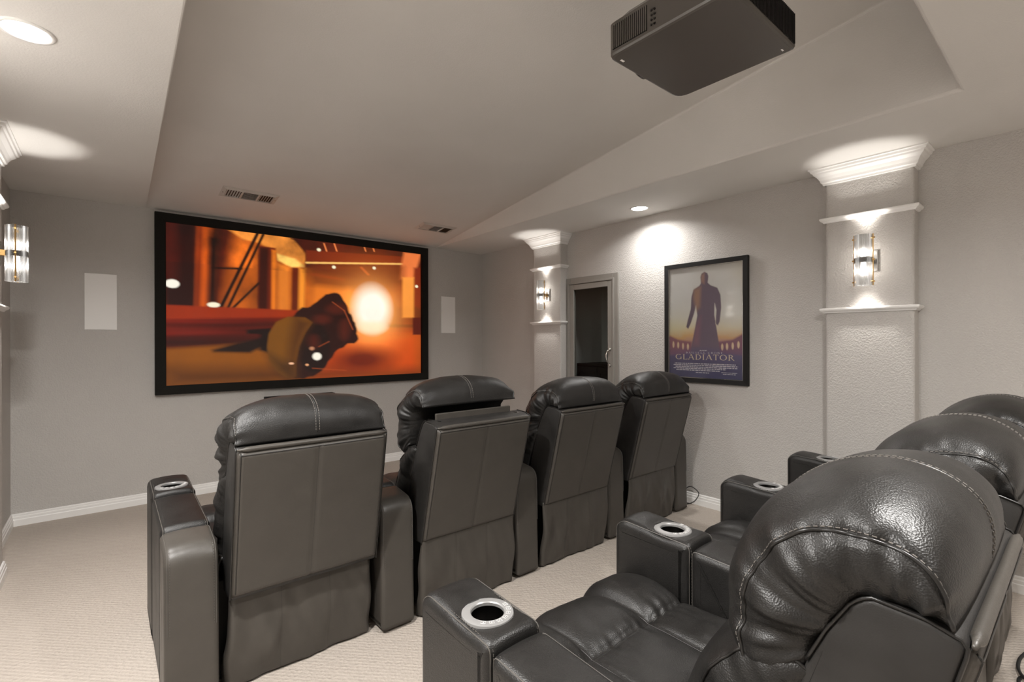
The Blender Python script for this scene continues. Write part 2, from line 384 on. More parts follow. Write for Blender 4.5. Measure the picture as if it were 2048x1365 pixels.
def sconce(x, y, z, side, label):
    """x,y on pilaster face; side=+1 right wall (faces -X)"""
    e = empty('wall_sconce', (x, y, z), 0 if side > 0 else PI); tag(e, label, 'wall lamp', 'cylinder sconces on the pilasters')
    cx = -0.080; R = 0.044; hh = 0.152
    MB().box(-0.016, 0, -0.055, 0.055, -0.066, 0.066).build('backplate', 'chrome', e, bevel=0.003)
    b = MB(); b.box(cx, -0.012, -0.016, 0.016, -0.016, 0.016); b.build('bracket', 'brass', e, bevel=0.002)
    n = 120; V = []; zz = [-hh, hh]
    for zv in zz:
        for k in range(n): 
            rr = R + (0.0016 if k % 2 else -0.0004); t = 2 * PI * k / n; V.append((cx + rr * math.cos(t), rr * math.sin(t), zv))
    F = [(k, (k + 1) % n, n + (k + 1) % n, n + k) for k in range(n)]
    mk('glass_cylinder', V, F, 'ribbed_glass', e, False)
    MB().cyl((cx, 0, -0.016), (cx, 0, 0.016), R * 0.96, 40).build('center_band', 'dark_metal', e, bevel=0.002)
    for s in (-1, 1):
        b = MB(); b.cyl((cx, s * (R + 0.004), -hh - .002), (cx, s * (R + 0.004), hh + .002), 0.0035, 8)
        for zq in (-hh * .86, 0, hh * .86): b.cyl((cx, s * (R + 0.013), zq), (cx, s * (R - 0.008), zq), 0.005, 8)
        b.build('brass_rod', 'brass', e, smooth=False)
        b = MB(); b.lathe([(0.0, 0.030), (0.010, 0.028), (0.013, 0.020), (0.013, 0.0)], n=14); bo = b.build('bulb', 'bulb_glow', e, smooth=True)
        bo.location = (cx, 0, s * 0.018); bo.rotation_euler = (0 if s > 0 else PI, 0, 0)
        l = bpy.data.lights.new('sconce_lamp', 'SPOT'); l.energy = SCONCE_W * 3.6; l.color = (1, 0.955, 0.90); l.spot_size = math.radians(62); l.spot_blend = 0.35; l.shadow_soft_size = 0.012
        lo = bpy.data.objects.new('sconce_lamp', l); lo.location = (cx, 0, s * 0.052); lo.rotation_euler = (0 if s < 0 else PI, 0, 0); link(lo, e)
        l = bpy.data.lights.new('sconce_glow', 'POINT'); l.energy = SCONCE_W * 0.34; l.color = (1, 0.955, 0.90); l.shadow_soft_size = 0.012
        lo = bpy.data.objects.new('sconce_glow', l); lo.location = (cx, 0, s * 0.060); link(lo, e)
    return e
sconce(PXR, 0.89, 1.815, 1, 'ribbed glass cylinder sconce on the wide pilaster right of the poster')
sconce(PXR, 3.72, 1.815, 1, 'ribbed glass cylinder sconce on the pilaster beside the glass door')
sconce(PXL, 3.76, 1.815, -1, 'ribbed glass cylinder sconce with brass rods at the left edge')

# projection screen
sc = empty('projection_screen', (0.311, D, 0.89)); tag(sc, 'large black framed projection screen showing a fiery orange film scene', 'screen')
SW, SH, FW = 2.568, 1.523, 0.076
b = MB(); y0, y1 = -0.052, -0.004
def mitre(b, w, h_, fw, y0, y1):
    O = [(0, 0), (w, 0), (w, h_), (0, h_)]; I = [(fw, fw), (w - fw, fw), (w - fw, h_ - fw), (fw, h_ - fw)]
    for k in range(4):
        j = (k + 1) % 4; a = [(O[k], y0), (O[j], y0), (I[j], y0 + 0.006), (I[k], y0 + 0.006), (O[k], y1), (O[j], y1), (I[j], y1), (I[k], y1)]
        b.add([(p[0], y, p[1]) for p, y in a], [(0, 1, 2, 3), (7, 6, 5, 4), (0, 4, 5, 1), (3, 2, 6, 7), (0, 3, 7, 4), (1, 5, 6, 2)])
mitre(b, SW, SH, FW, y0, y1); b.build('screen_frame', 'black_velvet', sc, fix=True)

# ---- painting helper: linear RGB on a regular point grid
def srgb(r, g, b): 
    c = np.array([r, g, b]) / 255.0; return np.where(c <= 0.04045, c / 12.92, ((c + 0.055) / 1.055) ** 2.4)
class Paint:
    def __init__(s, nx, ny):
        s.nx, s.ny = nx, ny; u, v = np.meshgrid((np.arange(nx) + .5) / nx, (np.arange(ny) + .5) / ny); s.u, s.v = u, v; s.C = np.zeros((ny, nx, 3))
    def mix(s, a, col): s.C = s.C * (1 - a[..., None]) + np.asarray(col) * a[..., None]
    def poly(s, pts, col, soft=0.004, alpha=1.0):
        a = s.mask(pts, soft); s.mix(a * alpha, col)
    def mask(s, pts, soft):
        P = np.array(pts); ins = np.zeros(s.u.shape, bool); dm = np.full(s.u.shape, 9.0); n = len(P)
        for i in range(n):
            (x0, y0), (x1, y1) = P[i], P[(i + 1) % n]
            if y0 != y1:
                c = ((y0 > s.v) != (y1 > s.v)) & (s.u < (x1 - x0) * (s.v - y0) / (y1 - y0) + x0); ins ^= c
            dx, dy = x1 - x0, y1 - y0; t = np.clip(((s.u - x0) * dx + (s.v - y0) * dy) / max(dx * dx + dy * dy, 1e-12), 0, 1)
            dm = np.minimum(dm, np.hypot(s.u - x0 - t * dx, s.v - y0 - t * dy))
        sd = np.where(ins, dm, -dm); return np.clip(0.5 + sd / soft, 0, 1)
    def line(s, p0, p1, w, col, soft=0.004, alpha=1.0):
        (x0, y0), (x1, y1) = p0, p1; dx, dy = x1 - x0, y1 - y0; t = np.clip(((s.u - x0) * dx + (s.v - y0) * dy) / (dx * dx + dy * dy), 0, 1)
        d = np.hypot(s.u - x0 - t * dx, s.v - y0 - t * dy); s.mix(np.clip(0.5 + (w - d) / soft, 0, 1) * alpha, col)
    def ell(s, c, rx, ry, col, soft=0.2, alpha=1.0):
        d = np.hypot((s.u - c[0]) / rx, (s.v - c[1]) / ry); s.mix(np.clip((1 - d) / soft + .5, 0, 1) * alpha, col)
    def glow(s, c, rx, ry, col, p=2.0, k=1.0):
        d = np.hypot((s.u - c[0]) / rx, (s.v - c[1]) / ry); s.C = s.C + np.asarray(col) * (k * np.exp(-d ** p))[..., None]
    def mesh(s, name, w, h_, m, parent, plane):
        nx, ny = s.nx, s.ny; V = []
        for j in range(ny):
            for i in range(nx): V.append(plane(w * i / (nx - 1), h_ * (1 - j / (ny - 1))))
        F = [(j * nx + i, (j + 1) * nx + i, (j + 1) * nx + i + 1, j * nx + i + 1) for j in range(ny - 1) for i in range(nx - 1)]
        o = mk(name, V, F, m, parent, False); ca = o.data.color_attributes.new('paint', 'FLOAT_COLOR', 'POINT')
        buf = np.ones((nx * ny, 4), 'f'); buf[:, :3] = np.clip(s.C, 0, 4).reshape(-1, 3); ca.data.foreach_set('color', buf.ravel()); return o
def homog(src, dst):
    A = []
    for (x, y), (u, v) in zip(src, dst): A += [[x, y, 1, 0, 0, 0, -u * x, -u * y, -u], [0, 0, 0, x, y, 1, -v * x, -v * y, -v]]
    h_ = np.linalg.svd(np.array(A))[2][-1].reshape(3, 3)
    def f(x, y):
        q = h_ @ np.array([x, y, 1.0]); return (q[0] / q[2], q[1] / q[2])
    return f
U = homog([(148, 140), (1640, 318), (1645, 1018), (148, 1090)], [(0, 0), (1, 0), (1, 1), (0, 1)])
p = Paint(340, 192); c8 = srgb
nzf = np.array([[noise.fractal(Vector((i * 9.0 / 340, j * 5.0 / 192, 0.3)), 0.9, 2.1, 5) for i in range(340)] for j in range(192)])
st = np.array([[noise.noise(Vector((i * 2.0 / 340, j * 34.0 / 192, 7.3))) for i in range(340)] for j in range(192)])
p.mix(np.ones((192, 340)), c8(110, 40, 8))
def PX(pts): return [U(*q) for q in pts]
p.poly(PX([(420, 150), (1000, 200), (1000, 680), (420, 680)]), c8(176, 88, 22), 0.03)
p.poly(PX([(420, 150), (560, 150), (470, 640), (400, 640)]), c8(90, 26, 6), 0.05)
p.C *= (1 + 0.45 * nzf)[..., None]
p.poly(PX([(140, 120), (335, 140), (330, 640), (140, 640)]), c8(44, 6, 4), 0.03); p.poly(PX([(148, 130), (205, 140), (215, 480), (148, 470)]), c8(78, 16, 6), 0.04)
p.poly(PX([(345, 150), (415, 160), (392, 640), (328, 640)]), c8(206, 92, 20), 0.025); p.poly(PX([(345, 150), (365, 155), (345, 640), (322, 640)]), c8(120, 34, 8), 0.02)
p.poly(PX([(410, 230), (450, 240), (440, 600), (400, 600)]), c8(38, 8, 4), 0.02)
p.poly(PX([(505, 180), (730, 205), (900, 228), (965, 330), (965, 410), (850, 385), (790, 330), (700, 262), (600, 240)]), c8(232, 146, 62), 0.015)
p.poly(PX([(790, 320), (900, 350), (960, 395), (880, 400), (800, 360)]), c8(255, 206, 110), 0.015)
p.poly(PX([(690, 275), (790, 290), (786, 655), (684, 650)]), c8(120, 36, 8), 0.01); p.poly(PX([(692, 285), (748, 290), (742, 650), (686, 648)]), c8(62, 14, 5), 0.015); p.poly(PX([(765, 300), (792, 303), (788, 655), (762, 655)]), c8(232, 128, 36), 0.01)
p.poly(PX([(800, 380), (870, 400), (870, 660), (800, 655)]), c8(222, 128, 44), 0.02); p.poly(PX([(884, 402), (960, 405), (950, 662), (880, 660)]), c8(96, 26, 6), 0.012); p.poly(PX([(925, 405), (962, 408), (955, 665), (920, 662)]), c8(240, 150, 50), 0.015)
for a, b_, w in (((683, 205), (470, 632), .006), ((716, 212), (512, 634), .005), ((690, 492), (540, 636), .005), ((425, 405), (585, 410), .006), ((960, 250), (880, 235), .004)): p.line(U(*a), U(*b_), w, c8(34, 8, 4), 0.006)
p.poly(PX([(880, 225), (1640, 310), (1640, 400), (960, 400), (965, 320)]), c8(74, 16, 8), 0.012); p.C[:46] *= (1 + 0.7 * nzf[:46])[..., None]
p.poly(PX([(965, 300), (1540, 335), (1540, 388), (968, 372)]), c8(120, 38, 10), 0.008); p.line(U(970, 373), U(1540, 378), 0.006, c8(255, 206, 120), 0.008)
for x in (1070, 1130, 1300, 1350): p.line(U(x, 262), U(x + 15, 305), .003, c8(240, 140, 80), 0.006)
p.poly(PX([(1000, 395), (1540, 395), (1540, 520), (1060, 480)]), c8(120, 46, 14), 0.04); p.poly(PX([(1540, 308), (1642, 320), (1600, 460), (1510, 470)]), c8(232, 128, 70), 0.02)
p.poly(PX([(1600, 400), (1645, 400), (1645, 640), (1600, 620)]), c8(120, 30, 10), 0.02)
p.poly(PX([(1000, 420), (1240, 470), (1260, 640), (980, 660)]), c8(216, 120, 36), 0.05)
p.poly(PX([(140, 618), (960, 650), (960, 700), (140, 706)]), c8(156, 50, 12), 0.012)
p.poly(PX([(140, 700), (900, 690), (900, 860), (140, 880)]), c8(100, 20, 6), 0.02)
y = p.v; band = (y > U(148, 690)[1]) & (y < U(148, 880)[1]); p.C *= (1 + band * 1.1 * st)[..., None]
p.poly(PX([(140, 800), (760, 760), (760, 880), (140, 880)]), c8(50, 8, 4), 0.03, 0.6)
p.poly(PX([(140, 872), (800, 830), (1260, 820), (1650, 780), (1650, 1020), (148, 1095)]), c8(146, 84, 14), 0.03)
p.poly(PX([(1000, 830), (1650, 770), (1650, 1030), (1000, 1060)]), c8(196, 74, 14), 0.12)
p.poly(PX([(140, 980), (900, 980), (1650, 990), (1650, 1030), (148, 1095)]), c8(72, 34, 8), 0.1, 0.7)
p.poly(PX([(960, 395), (1540, 395), (1540, 500), (1180, 520), (1000, 500)]), c8(84, 28, 10), 0.05, .8); p.line(U(1000, 440), U(1180, 470), .008, c8(150, 60, 18), .02, .7); p.line(U(1290, 400), U(1330, 440), .006, c8(190, 90, 40), .01, .7)
p.glow(U(1355, 650), .16, .30, c8(255, 130, 34), 1.5, 0.6); p.glow(U(1355, 660), .10, .19, c8(255, 215, 130), 1.8, 1.0)
p.ell(U(1355, 640), .080, .165, (1.05, 1.0, 0.86), .7); p.ell(U(1355, 745), .06, .045, (1.05, 0.9, 0.6), .9, .8)
p.poly(PX([(1532, 455), (1600, 455), (1600, 690), (1532, 690)]), c8(250, 160, 70), 0.015); p.poly(PX([(1595, 690), (1645, 690), (1645, 790), (1595, 790)]), c8(96, 26, 8), 0.01)
p.ell(U(1300, 935), .13, .085, c8(100, 22, 6), 1.2, .9)
# a plain dark wheeled machine rolling towards the viewer
def EP(cx, cy, rx, ry, n=28): return PX([(cx + rx * math.cos(2 * PI * k / n), cy + ry * math.sin(2 * PI * k / n)) for k in range(n)])
p.C = p.C ** 1.10
p.poly(PX([(620, 762), (760, 752), (760, 790), (620, 785)]), c8(22, 5, 3), 0.012); p.poly(PX([(420, 878), (560, 840), (740, 800), (740, 845), (640, 895), (430, 890)]), c8(24, 6, 3), 0.02)
p.poly(PX([(700, 780), (760, 770), (760, 900), (690, 880)]), c8(20, 5, 3), 0.02)
body = [(880, 700), (925, 640), (985, 630), (1040, 585), (1090, 556), (1140, 548), (1180, 575), (1215, 650), (1250, 720), (1268, 790), (1262, 830), (1200, 852), (1140, 890), (1105, 935), (1070, 985), (1010, 1030), (905, 1042), (860, 1000)]
body = resamp(body, 90, closed=True, smooth=4); body = [(x + 9 * noise.noise(Vector((x * .03, y * .03, 1))), y + 9 * noise.noise(Vector((x * .03, y * .03, 6)))) for x, y in body]
p.poly(PX(body), c8(40, 9, 5), 0.010)
p.poly(EP(1010, 860, 95, 150), c8(26, 7, 4), 0.012, .9)
p.poly(PX([(738, 860), (748, 785), (790, 716), (860, 686), (960, 690), (1004, 718), (962, 780), (926, 860), (908, 950), (908, 1034), (850, 1040), (790, 1000), (748, 935)]), c8(118, 70, 12), 0.010)
p.poly(PX([(900, 690), (1004, 718), (962, 780), (926, 860), (908, 950), (908, 1034), (870, 1036), (862, 900), (880, 780)]), c8(72, 34, 8), 0.05, .8)
p.poly(PX([(745, 900), (830, 940), (905, 960), (908, 1034), (850, 1040), (790, 1000)]), c8(60, 32, 8), 0.06, .8)
for a in ((1145, 640, 60, 30), (1060, 700, 50, 26), (1010, 830, 30, 40), (1190, 760, 30, 60)): p.poly(EP(*a), c8(96, 30, 14), 0.035, .55)
for a, b_ in (((1120, 600), (1190, 650)), ((1190, 650), (1240, 760)), ((1040, 860), (1100, 830)), ((1005, 985), (1200, 998))): p.line(U(*a), U(*b_), .0018, c8(200, 90, 40), 0.008, .6)
p.C *= (1 + 0.10 * nzf)[..., None]
p.poly(EP(1030, 916, 26, 22), (1, .93, .78), .010); p.poly(EP(1000, 870, 14, 10), c8(220, 150, 110), .010, .7); p.poly(EP(880, 957, 15, 6), c8(250, 190, 150), .006); p.poly(EP(972, 965, 10, 6), c8(240, 170, 120), .006)
p.ell(U(190, 497), .021, .026, (1, .94, .80), .3); p.ell(U(428, 618), .020, .016, (1, .9, .66), .4)
for q in ((1040, 298), (1128, 398), (1365, 402), (1616, 508)): p.ell(U(*q), .008, .011, (1, .9, .6), .6)
PW, PH = 2.402, 1.376
p.mesh('picture_surface', PW, PH, 'projected_picture', sc, lambda a, b_: (0.072 + a, -0.040, 0.072 + b_))

# in-wall speakers, centre speaker
for x0, x1, lb in ((-0.126, 0.068, 'white rectangular in-wall speaker left of the screen'), (3.082, 3.28, 'white rectangular in-wall speaker right of the screen')):
    e = empty('in_wall_speaker', (x0, D, 1.431)); tag(e, lb, 'speaker', 'in-wall speakers beside the screen'); w = x1 - x0
    MB().box(0.003, w - .003, -0.006, 0.001, 0.003, 0.436).build('speaker_grille', 'speaker_white', e, bevel=0.002)
    b = MB(); frm = [(0, 0.004), (w - 0.004, w)]
    b.box(0, .004, -0.008, 0.0, 0, .439).box(w - .004, w, -0.008, 0, 0, .439).box(.004, w - .004, -0.008, 0, 0, .004).box(.004, w - .004, -0.008, 0, .435, .439)
    b.build('speaker_frame', 'speaker_white', e)
e = empty('center_speaker', (1.46, D - .05, 0.68)); tag(e, 'low black centre speaker on the wall under the screen behind the headrest', 'speaker')
MB().box(-.32, .32, -.04, .05, 0, .134).build('speaker_cabinet', 'black_satin', e, bevel=0.004); MB().box(-.31, .31, -.048, -.038, 0.008, .126).build('speaker_grille', 'black_velvet', e, bevel=0.002)

# ceiling vents on the sloping plane
def vent(cx, cy, label, op):
    e = empty('ceiling_vent', (cx, cy, zc(cy))); e.rotation_euler = (-math.atan(SLOPE), 0, 0); tag(e, label, 'vent', 'ceiling air vents above the screen')
    w, d = 0.205, 0.108
    b = MB()
    O = [(-w, -d), (w, -d), (w, d), (-w, d)]; I = [(-w + .03, -d + .035), (w - .03, -d + .035), (w - .03, d - .035), (-w + .03, d - .035)]
    for k in range(4):
        j = (k + 1) % 4; b.add([(*O[k], -0.001), (*O[j], -0.001), (*I[j], -0.012), (*I[k], -0.012), (*I[j], 0.0), (*I[k], 0.0)], [(0, 1, 2, 3), (3, 2, 4, 5)])
    b.build('vent_frame', 'vent_paint', e)
    MB().box(-w + .03, w - .03, -d + .035, d - .035, -0.002, -0.0012).build('vent_duct', 'vent_dark', e)
    for k, (x0, x1) in enumerate(((-.17, -.064), (-.056, .056), (.064, .17))):
        b = MB(); mt = 'vent_paint'
        if k == 1:
            for t in np.linspace(-d + .043, d - .043, 7): b.add([(x0, t - .003, -0.011), (x1, t - .003, -0.011), (x1, t + .002, -0.003), (x0, t + .002, -0.003)], [(0, 1, 2, 3)])
            mt = 'brass' if False else 'vent_paint'
        else:
            sg = 1 if k == 2 else -1
            for t in np.linspace(x0 + .008, x1 - .008, 6): b.add([(t - .002, -d + .037, -0.011), (t + sg * .009, -d + .037, -0.003), (t + sg * .009, d - .037, -0.003), (t - .002, d - .037, -0.011)], [(0, 1, 2, 3)])
        for xe in (x0, x1): b.box(xe - .003, xe + .003, -d + .035, d - .035, -0.012, -0.003)
        b.build('louver_bank', mt, e)
    for x in (-w + .015, w - .015): MB().cyl((x, 0, -0.009), (x, 0, -0.005), .004, 8).build('vent_screw', 'chrome', e)
vent(0.897, 4.385, 'ceiling air vent above the left half of the screen', 0)
vent(2.645, 4.405, 'ceiling air vent above the right corner of the screen', 1)

# framed poster on the right wall
po = empty('framed_poster', (XR, 2.346, 0.993)); tag(po, 'black framed film poster with golden sky on the right wall', 'poster')
PWD, PHT = 0.699, 0.976
b = MB(); fw = 0.036
O = [(0, 0), (-PWD, 0), (-PWD, PHT), (0, PHT)]; I = [(-fw, fw), (-PWD + fw, fw), (-PWD + fw, PHT - fw), (-fw, PHT - fw)]
for k in range(4):
    j = (k + 1) % 4; x0, x1 = -0.034, -0.002
    b.add([(x0, *O[k]), (x0, *O[j]), (x0 + .003, *I[j]), (x0 + .003, *I[k]), (x1, *O[k]), (x1, *O[j]), (x1, *I[j]), (x1, *I[k])], [(0, 1, 2, 3), (7, 6, 5, 4), (0, 4, 5, 1), (3, 2, 6, 7), (0, 3, 7, 4), (1, 5, 6, 2)])
b.build('poster_frame', 'black_satin', po, fix=True)
b = MB(); iw, ih = PWD - 2 * fw, PHT - 2 * fw; t = 0.005
for (ya, yb, za, zb) in ((0, iw, 0, t), (0, iw, ih - t, ih), (0, t, t, ih - t), (iw - t, iw, t, ih - t)): b.box(-0.030, -0.016, -fw - yb, -fw - ya, fw + za, fw + zb)
b.build('frame_liner', 'chrome', po)
p = Paint(150, 220); nzp = np.array([[noise.fractal(Vector((i * 4.0 / 150, j * 9.0 / 220, 1.3)), 0.9, 2.1, 4) for i in range(150)] for j in range(220)])
stops = [(0, (236, 228, 214)), (.25, (244, 236, 220)), (.45, (238, 226, 200)), (.55, (230, 200, 158)), (.62, (206, 140, 92)), (.68, (146, 104, 96)), (.74, (88, 76, 94)), (.80, (66, 60, 84)), (1, (52, 52, 76))]
sv = np.array([s_[0] for s_ in stops]); scol = np.array([c8(*s_[1]) for s_ in stops])
p.C = np.stack([np.interp(p.v + 0.03 * nzp * (p.v < .7), sv, scol[:, k]) for k in range(3)], -1) * (1 + 0.16 * nzp)[..., None]
p.glow((.98, .08), .2, .16, (-.18, -.24, -.30), 2, .8); p.glow((.05, .5), .3, .1, (.1, .04, -.08), 2, 1)
# plain arcade silhouettes left and right, a plain standing figure in the middle
p.poly([(0, .615), (.13, .655), (.32, .675), (.32, .78), (0, .80)], c8(110, 70, 78), .02); p.poly([(1, .60), (.86, .655), (.68, .675), (.68, .77), (1, .79)], c8(100, 64, 78), .02)
for k, (x, y) in enumerate(((.06, .70), (.13, .705), (.20, .715), (.27, .72), (.73, .72), (.79, .715), (.86, .71), (.93, .70))): p.ell((x, y), .014, .028, c8(232, 178, 132), .5)
fig = [(.45, .155), (.445, .10), (.46, .070), (.50, .055), (.54, .070), (.555, .10), (.545, .155), (.58, .178), (.67, .205), (.71, .27), (.72, .38), (.70, .50), (.675, .535), (.645, .52), (.655, .40), (.635, .34), (.63, .44), (.66, .56), (.69, .70), (.71, .79), (.30, .79), (.33, .68), (.37, .55), (.40, .44), (.385, .35), (.36, .42), (.315, .505), (.275, .56), (.245, .54), (.27, .47), (.31, .38), (.32, .27), (.35, .205), (.43, .175)]
p.poly(fig, c8(86, 74, 86), .012); p.poly([(.455, .145), (.46, .085), (.50, .065), (.50, .16)], c8(150, 108, 90), .03, .7)
p.poly([(.36, .20), (.45, .19), (.44, .36), (.39, .40), (.35, .28)], c8(142, 104, 82), .05, .8); p.poly([(.37, .55), (.45, .45), (.42, .70), (.35, .70)], c8(120, 78, 88), .06, .6)
p.ell((.5, .79), .6, .05, c8(70, 62, 92), 1.2, .7)
p.C = .95 * (1 - np.exp(-p.C * 3.0))
p.mesh('poster_print', iw, ih, 'poster_print', po, lambda a, b_: (-0.012, -fw - a, fw + b_))
# lettering (own serif strokes)
def glyph(ch, bold=.16, thin=.075):
    q = []; V = lambda x, y0=0, y1=1, w=bold: q.append([(x - w / 2, y0), (x + w / 2, y0), (x + w / 2, y1), (x - w / 2, y1)])
    Hh = lambda y, x0, x1, w=thin: q.append([(x0, y - w / 2), (x1, y - w / 2), (x1, y + w / 2), (x0, y + w / 2)])
    Dg = lambda x0, y0, x1, y1, w: q.append([(x0 - w / 2, y0), (x0 + w / 2, y0), (x1 + w / 2, y1), (x1 - w / 2, y1)])
    def arc(cx, cy, rx, ry, a0, a1, n=14, wv=bold, wh=thin):
        for k in range(n):
            a, b_ = a0 + (a1 - a0) * k / n, a0 + (a1 - a0) * (k + 1) / n
            f = lambda t: ((cx + (rx) * math.cos(t), cy + (ry) * math.sin(t)), (cx + (rx - wv) * math.cos(t), cy + (ry - wh) * math.sin(t)))
            (o0, i0), (o1, i1) = f(a), f(b_); q.append([o0, o1, i1, i0])
    sf = lambda x, y: Hh(y, x - .15, x + .15, .045)
    w = .8
    if ch == 'G': arc(.5, .5, .5, .5, .25 * PI, 1.85 * PI); V(.86, .05, .45, .13); sf(.86, .45); w = 1.0
    elif ch == 'L': V(.2); sf(.2, .98); Hh(.03, .1, .72); V(.69, 0, .22, .05); w = .75
    elif ch == 'A': Dg(.08, 0, .45, 1, .08); Dg(.84, 0, .47, 1, .17); Hh(.34, .22, .68, .06); sf(.08, .02); sf(.84, .02); w = .95
    elif ch == 'D': V(.2); arc(.3, .5, .6, .5, -PI / 2, PI / 2); Hh(.96, .08, .34); Hh(.04, .08, .34); w = .95
    elif ch == 'I': V(.2); sf(.2, .98); sf(.2, .02); w = .42
    elif ch == 'T': V(.4); Hh(.96, .02, .78); V(.04, .78, 1, .05); V(.76, .78, 1, .05); sf(.4, .02); w = .82
    elif ch == 'O': arc(.5, .5, .5, .5, 0, 2 * PI, 24); w = 1.02
    elif ch == 'R': V(.2); arc(.3, .74, .38, .26, -PI / 2, PI / 2); Hh(.97, .08, .34); Hh(.5, .2, .34); Dg(.82, 0, .42, .5, .16); sf(.2, .02); w = .88
    elif ch == 'U': V(.18, .3); V(.72, .3, 1, .09); arc(.45, .32, .35, .32, PI, 2 * PI); sf(.18, .98); sf(.72, .98); w = .9
    elif ch == 'S': arc(.32, .74, .28, .26, .15 * PI, 1.5 * PI, 12, .11, .075); arc(.32, .26, .3, .26, -.85 * PI, .5 * PI, 12, .11, .075); w = .66
    elif ch == 'E': V(.2); Hh(.96, .08, .62); Hh(.04, .08, .66); Hh(.52, .2, .52); w = .72
    elif ch == 'C': arc(.48, .5, .48, .5, .27 * PI, 1.73 * PI); w = .92
    elif ch == 'W': Dg(.3, 0, .06, 1, .15); Dg(.3, 0, .52, 1, .07); Dg(.76, 0, .52, 1, .15); Dg(.76, 0, .98, 1, .07); w = 1.08
    elif ch == ' ': w = .5
    return q, w
def lettering(name, text, u0, u1, v0, v1, m, parent, track=.12, x=-0.0135):
    """fills poster box u0..u1 (from left), v0..v1 (from top)"""
    adv = 0; items = []
    for ch in text:
        q, w = glyph(ch); items.append((q, adv)); adv += w + track
    adv -= track; b = MB(); hgt = (v1 - v0) * ih; wid = (u1 - u0) * iw
    for q, a in items:
        for poly in q: b.add([(x, -fw - u0 * iw - (a + px) / adv * wid, fw + (1 - v1) * ih + py * hgt) for px, py in poly], [tuple(range(len(poly)))])
    return b.build(name, m, parent)
lettering('first_name_lettering', 'RUSSELL', .24, .515, .765, .781, 'pale_print', po, .22)
lettering('last_name_lettering', 'CROWE', .545, .74, .765, .781, 'pale_print', po, .22)
lettering('title_lettering', 'GLADIATOR', .09, .885, .787, .836, 'gold_print', po, .10)
b = MB(); rr = random.Random(8)
def print_row(b, v, u0, u1, hgt):
    u = u0
    while u < u1:
        w = rr.uniform(.008, .05); y = -fw - u * iw; z = fw + (1 - v) * ih
        b.add([(-0.0135, y, z), (-0.0135, y - min(w, u1 - u) * iw, z), (-0.0135, y - min(w, u1 - u) * iw, z + hgt * ih), (-0.0135, y, z + hgt * ih)], [(0, 1, 2, 3)]); u += w + rr.uniform(.004, .009)
print_row(b, .753, .44, .53, .005); print_row(b, .758, .43, .535, .004)
for v, u0, u1 in ((.876, .08, .90), (.891, .06, .93), (.906, .09, .92), (.920, .06, .78), (.935, .10, .70)): print_row(b, v, u0, u1, .0085)
print_row(b, .954, .38, .56, .007); print_row(b, .944, .72, .92, .005); print_row(b, .958, .74, .90, .006)
tag(b.build('credit_lines', 'pale_print', po), kind='stuff')
MB().box(-0.0175, -0.0165, -PWD + fw, -fw, fw, PHT - fw).build('glazing', 'poster_glass', po)

# projector under the sloping ceiling
pj = empty('projector', (1.622, 0.893, 2.35)); tag(pj, 'dark grey projector hanging from the sloping ceiling', 'projector')
hx, hy = 0.232, 0.228
bm = MB(); prof = rounded([(-hx, -hy), (hx, -hy), (hx, hy), (-hx, hy)], [.015, .015, .05, .03], 5); n = len(prof)
V = []; 
for z, ins in ((0.0, .010), (0.003, .003), (0.010, 0), (.118, 0), (.122, .004)):
    for x, y in prof: k = 1 - ins / hx; V.append((x * k, y * k, z))
F = [(i * n + k, i * n + (k + 1) % n, (i + 1) * n + (k + 1) % n, (i + 1) * n + k) for i in range(4) for k in range(n)] + [tuple(range(n))[::-1], tuple(range(4 * n, 5 * n))]
o = mk('projector_body', V, F, 'projector_shell', pj, False)
b = MB(); b.add([(s * w, t * w2, z) for z, w, w2 in ((.121, hx - .012, hy - .012), (.175, hx - .06, hy - .05)) for s, t in ((-1, -1), (1, -1), (1, 1), (-1, 1))], [(0, 1, 5, 4), (1, 2, 6, 5), (2, 3, 7, 6), (3, 0, 4, 7), (4, 5, 6, 7)]); b.build('base_housing', 'projector_shell', pj, bevel=.006)
MB().box(-hx - .0012, -hx + .001, .062, .205, .020, .106).build('vent_recess', 'black_gloss', pj)
b = MB(); [b.box(-hx - .004, -hx - .001, y, y + .0045, .022, .104) for y in np.linspace(.064, .199, 18)]; b.build('vent_slats', 'projector_shell', pj)
b = MB(); [b.box(x, x + .004, -hy - .0035, -hy + .001, .012, .116) for x in np.linspace(-hx + .02, hx - .022, 44)]; b.build('rear_grille', 'black_satin', pj)
b = MB(); [b.cyl((-hx - .003, .045 - .012 * (k % 2), .03 + .016 * (k // 2)), (-hx, .045 - .012 * (k % 2), .03 + .016 * (k // 2)), .004, 8) for k in range(8)]; b.build('control_button', 'dark_metal', pj)
b = MB(); b.lathe([(.0, .04), (.03, .036), (.046, .02), (.052, 0), (.052, -.02)], n=28); lo = b.build('lens', 'black_gloss', pj, smooth=True); lo.location = (0, hy, .062); lo.rotation_euler = (-PI / 2, 0, 0)
MB().box(.19, .205, -hy + .03, -hy + .035, -.0006, .0005).build('indicator_mark', 'speaker_white', pj); MB().box(-.19, -.172, hy - .03, hy - .022, -.0008, .0005).build('indicator_mark', 'speaker_white', pj)
zt = zc(0.893) - 2.35
b = MB(); b.cyl((0, 0, .17), (0, 0, zt), .02, 16); b.box(-.09, .09, -.07, .07, .175, .19); b.build('mount_pole', 'black_satin', pj)
b = MB(); b.box(-.08, .08, -.08, .08, zt - .012, zt + .012); b.build('mount_plate', 'black_satin', pj, bevel=.004)
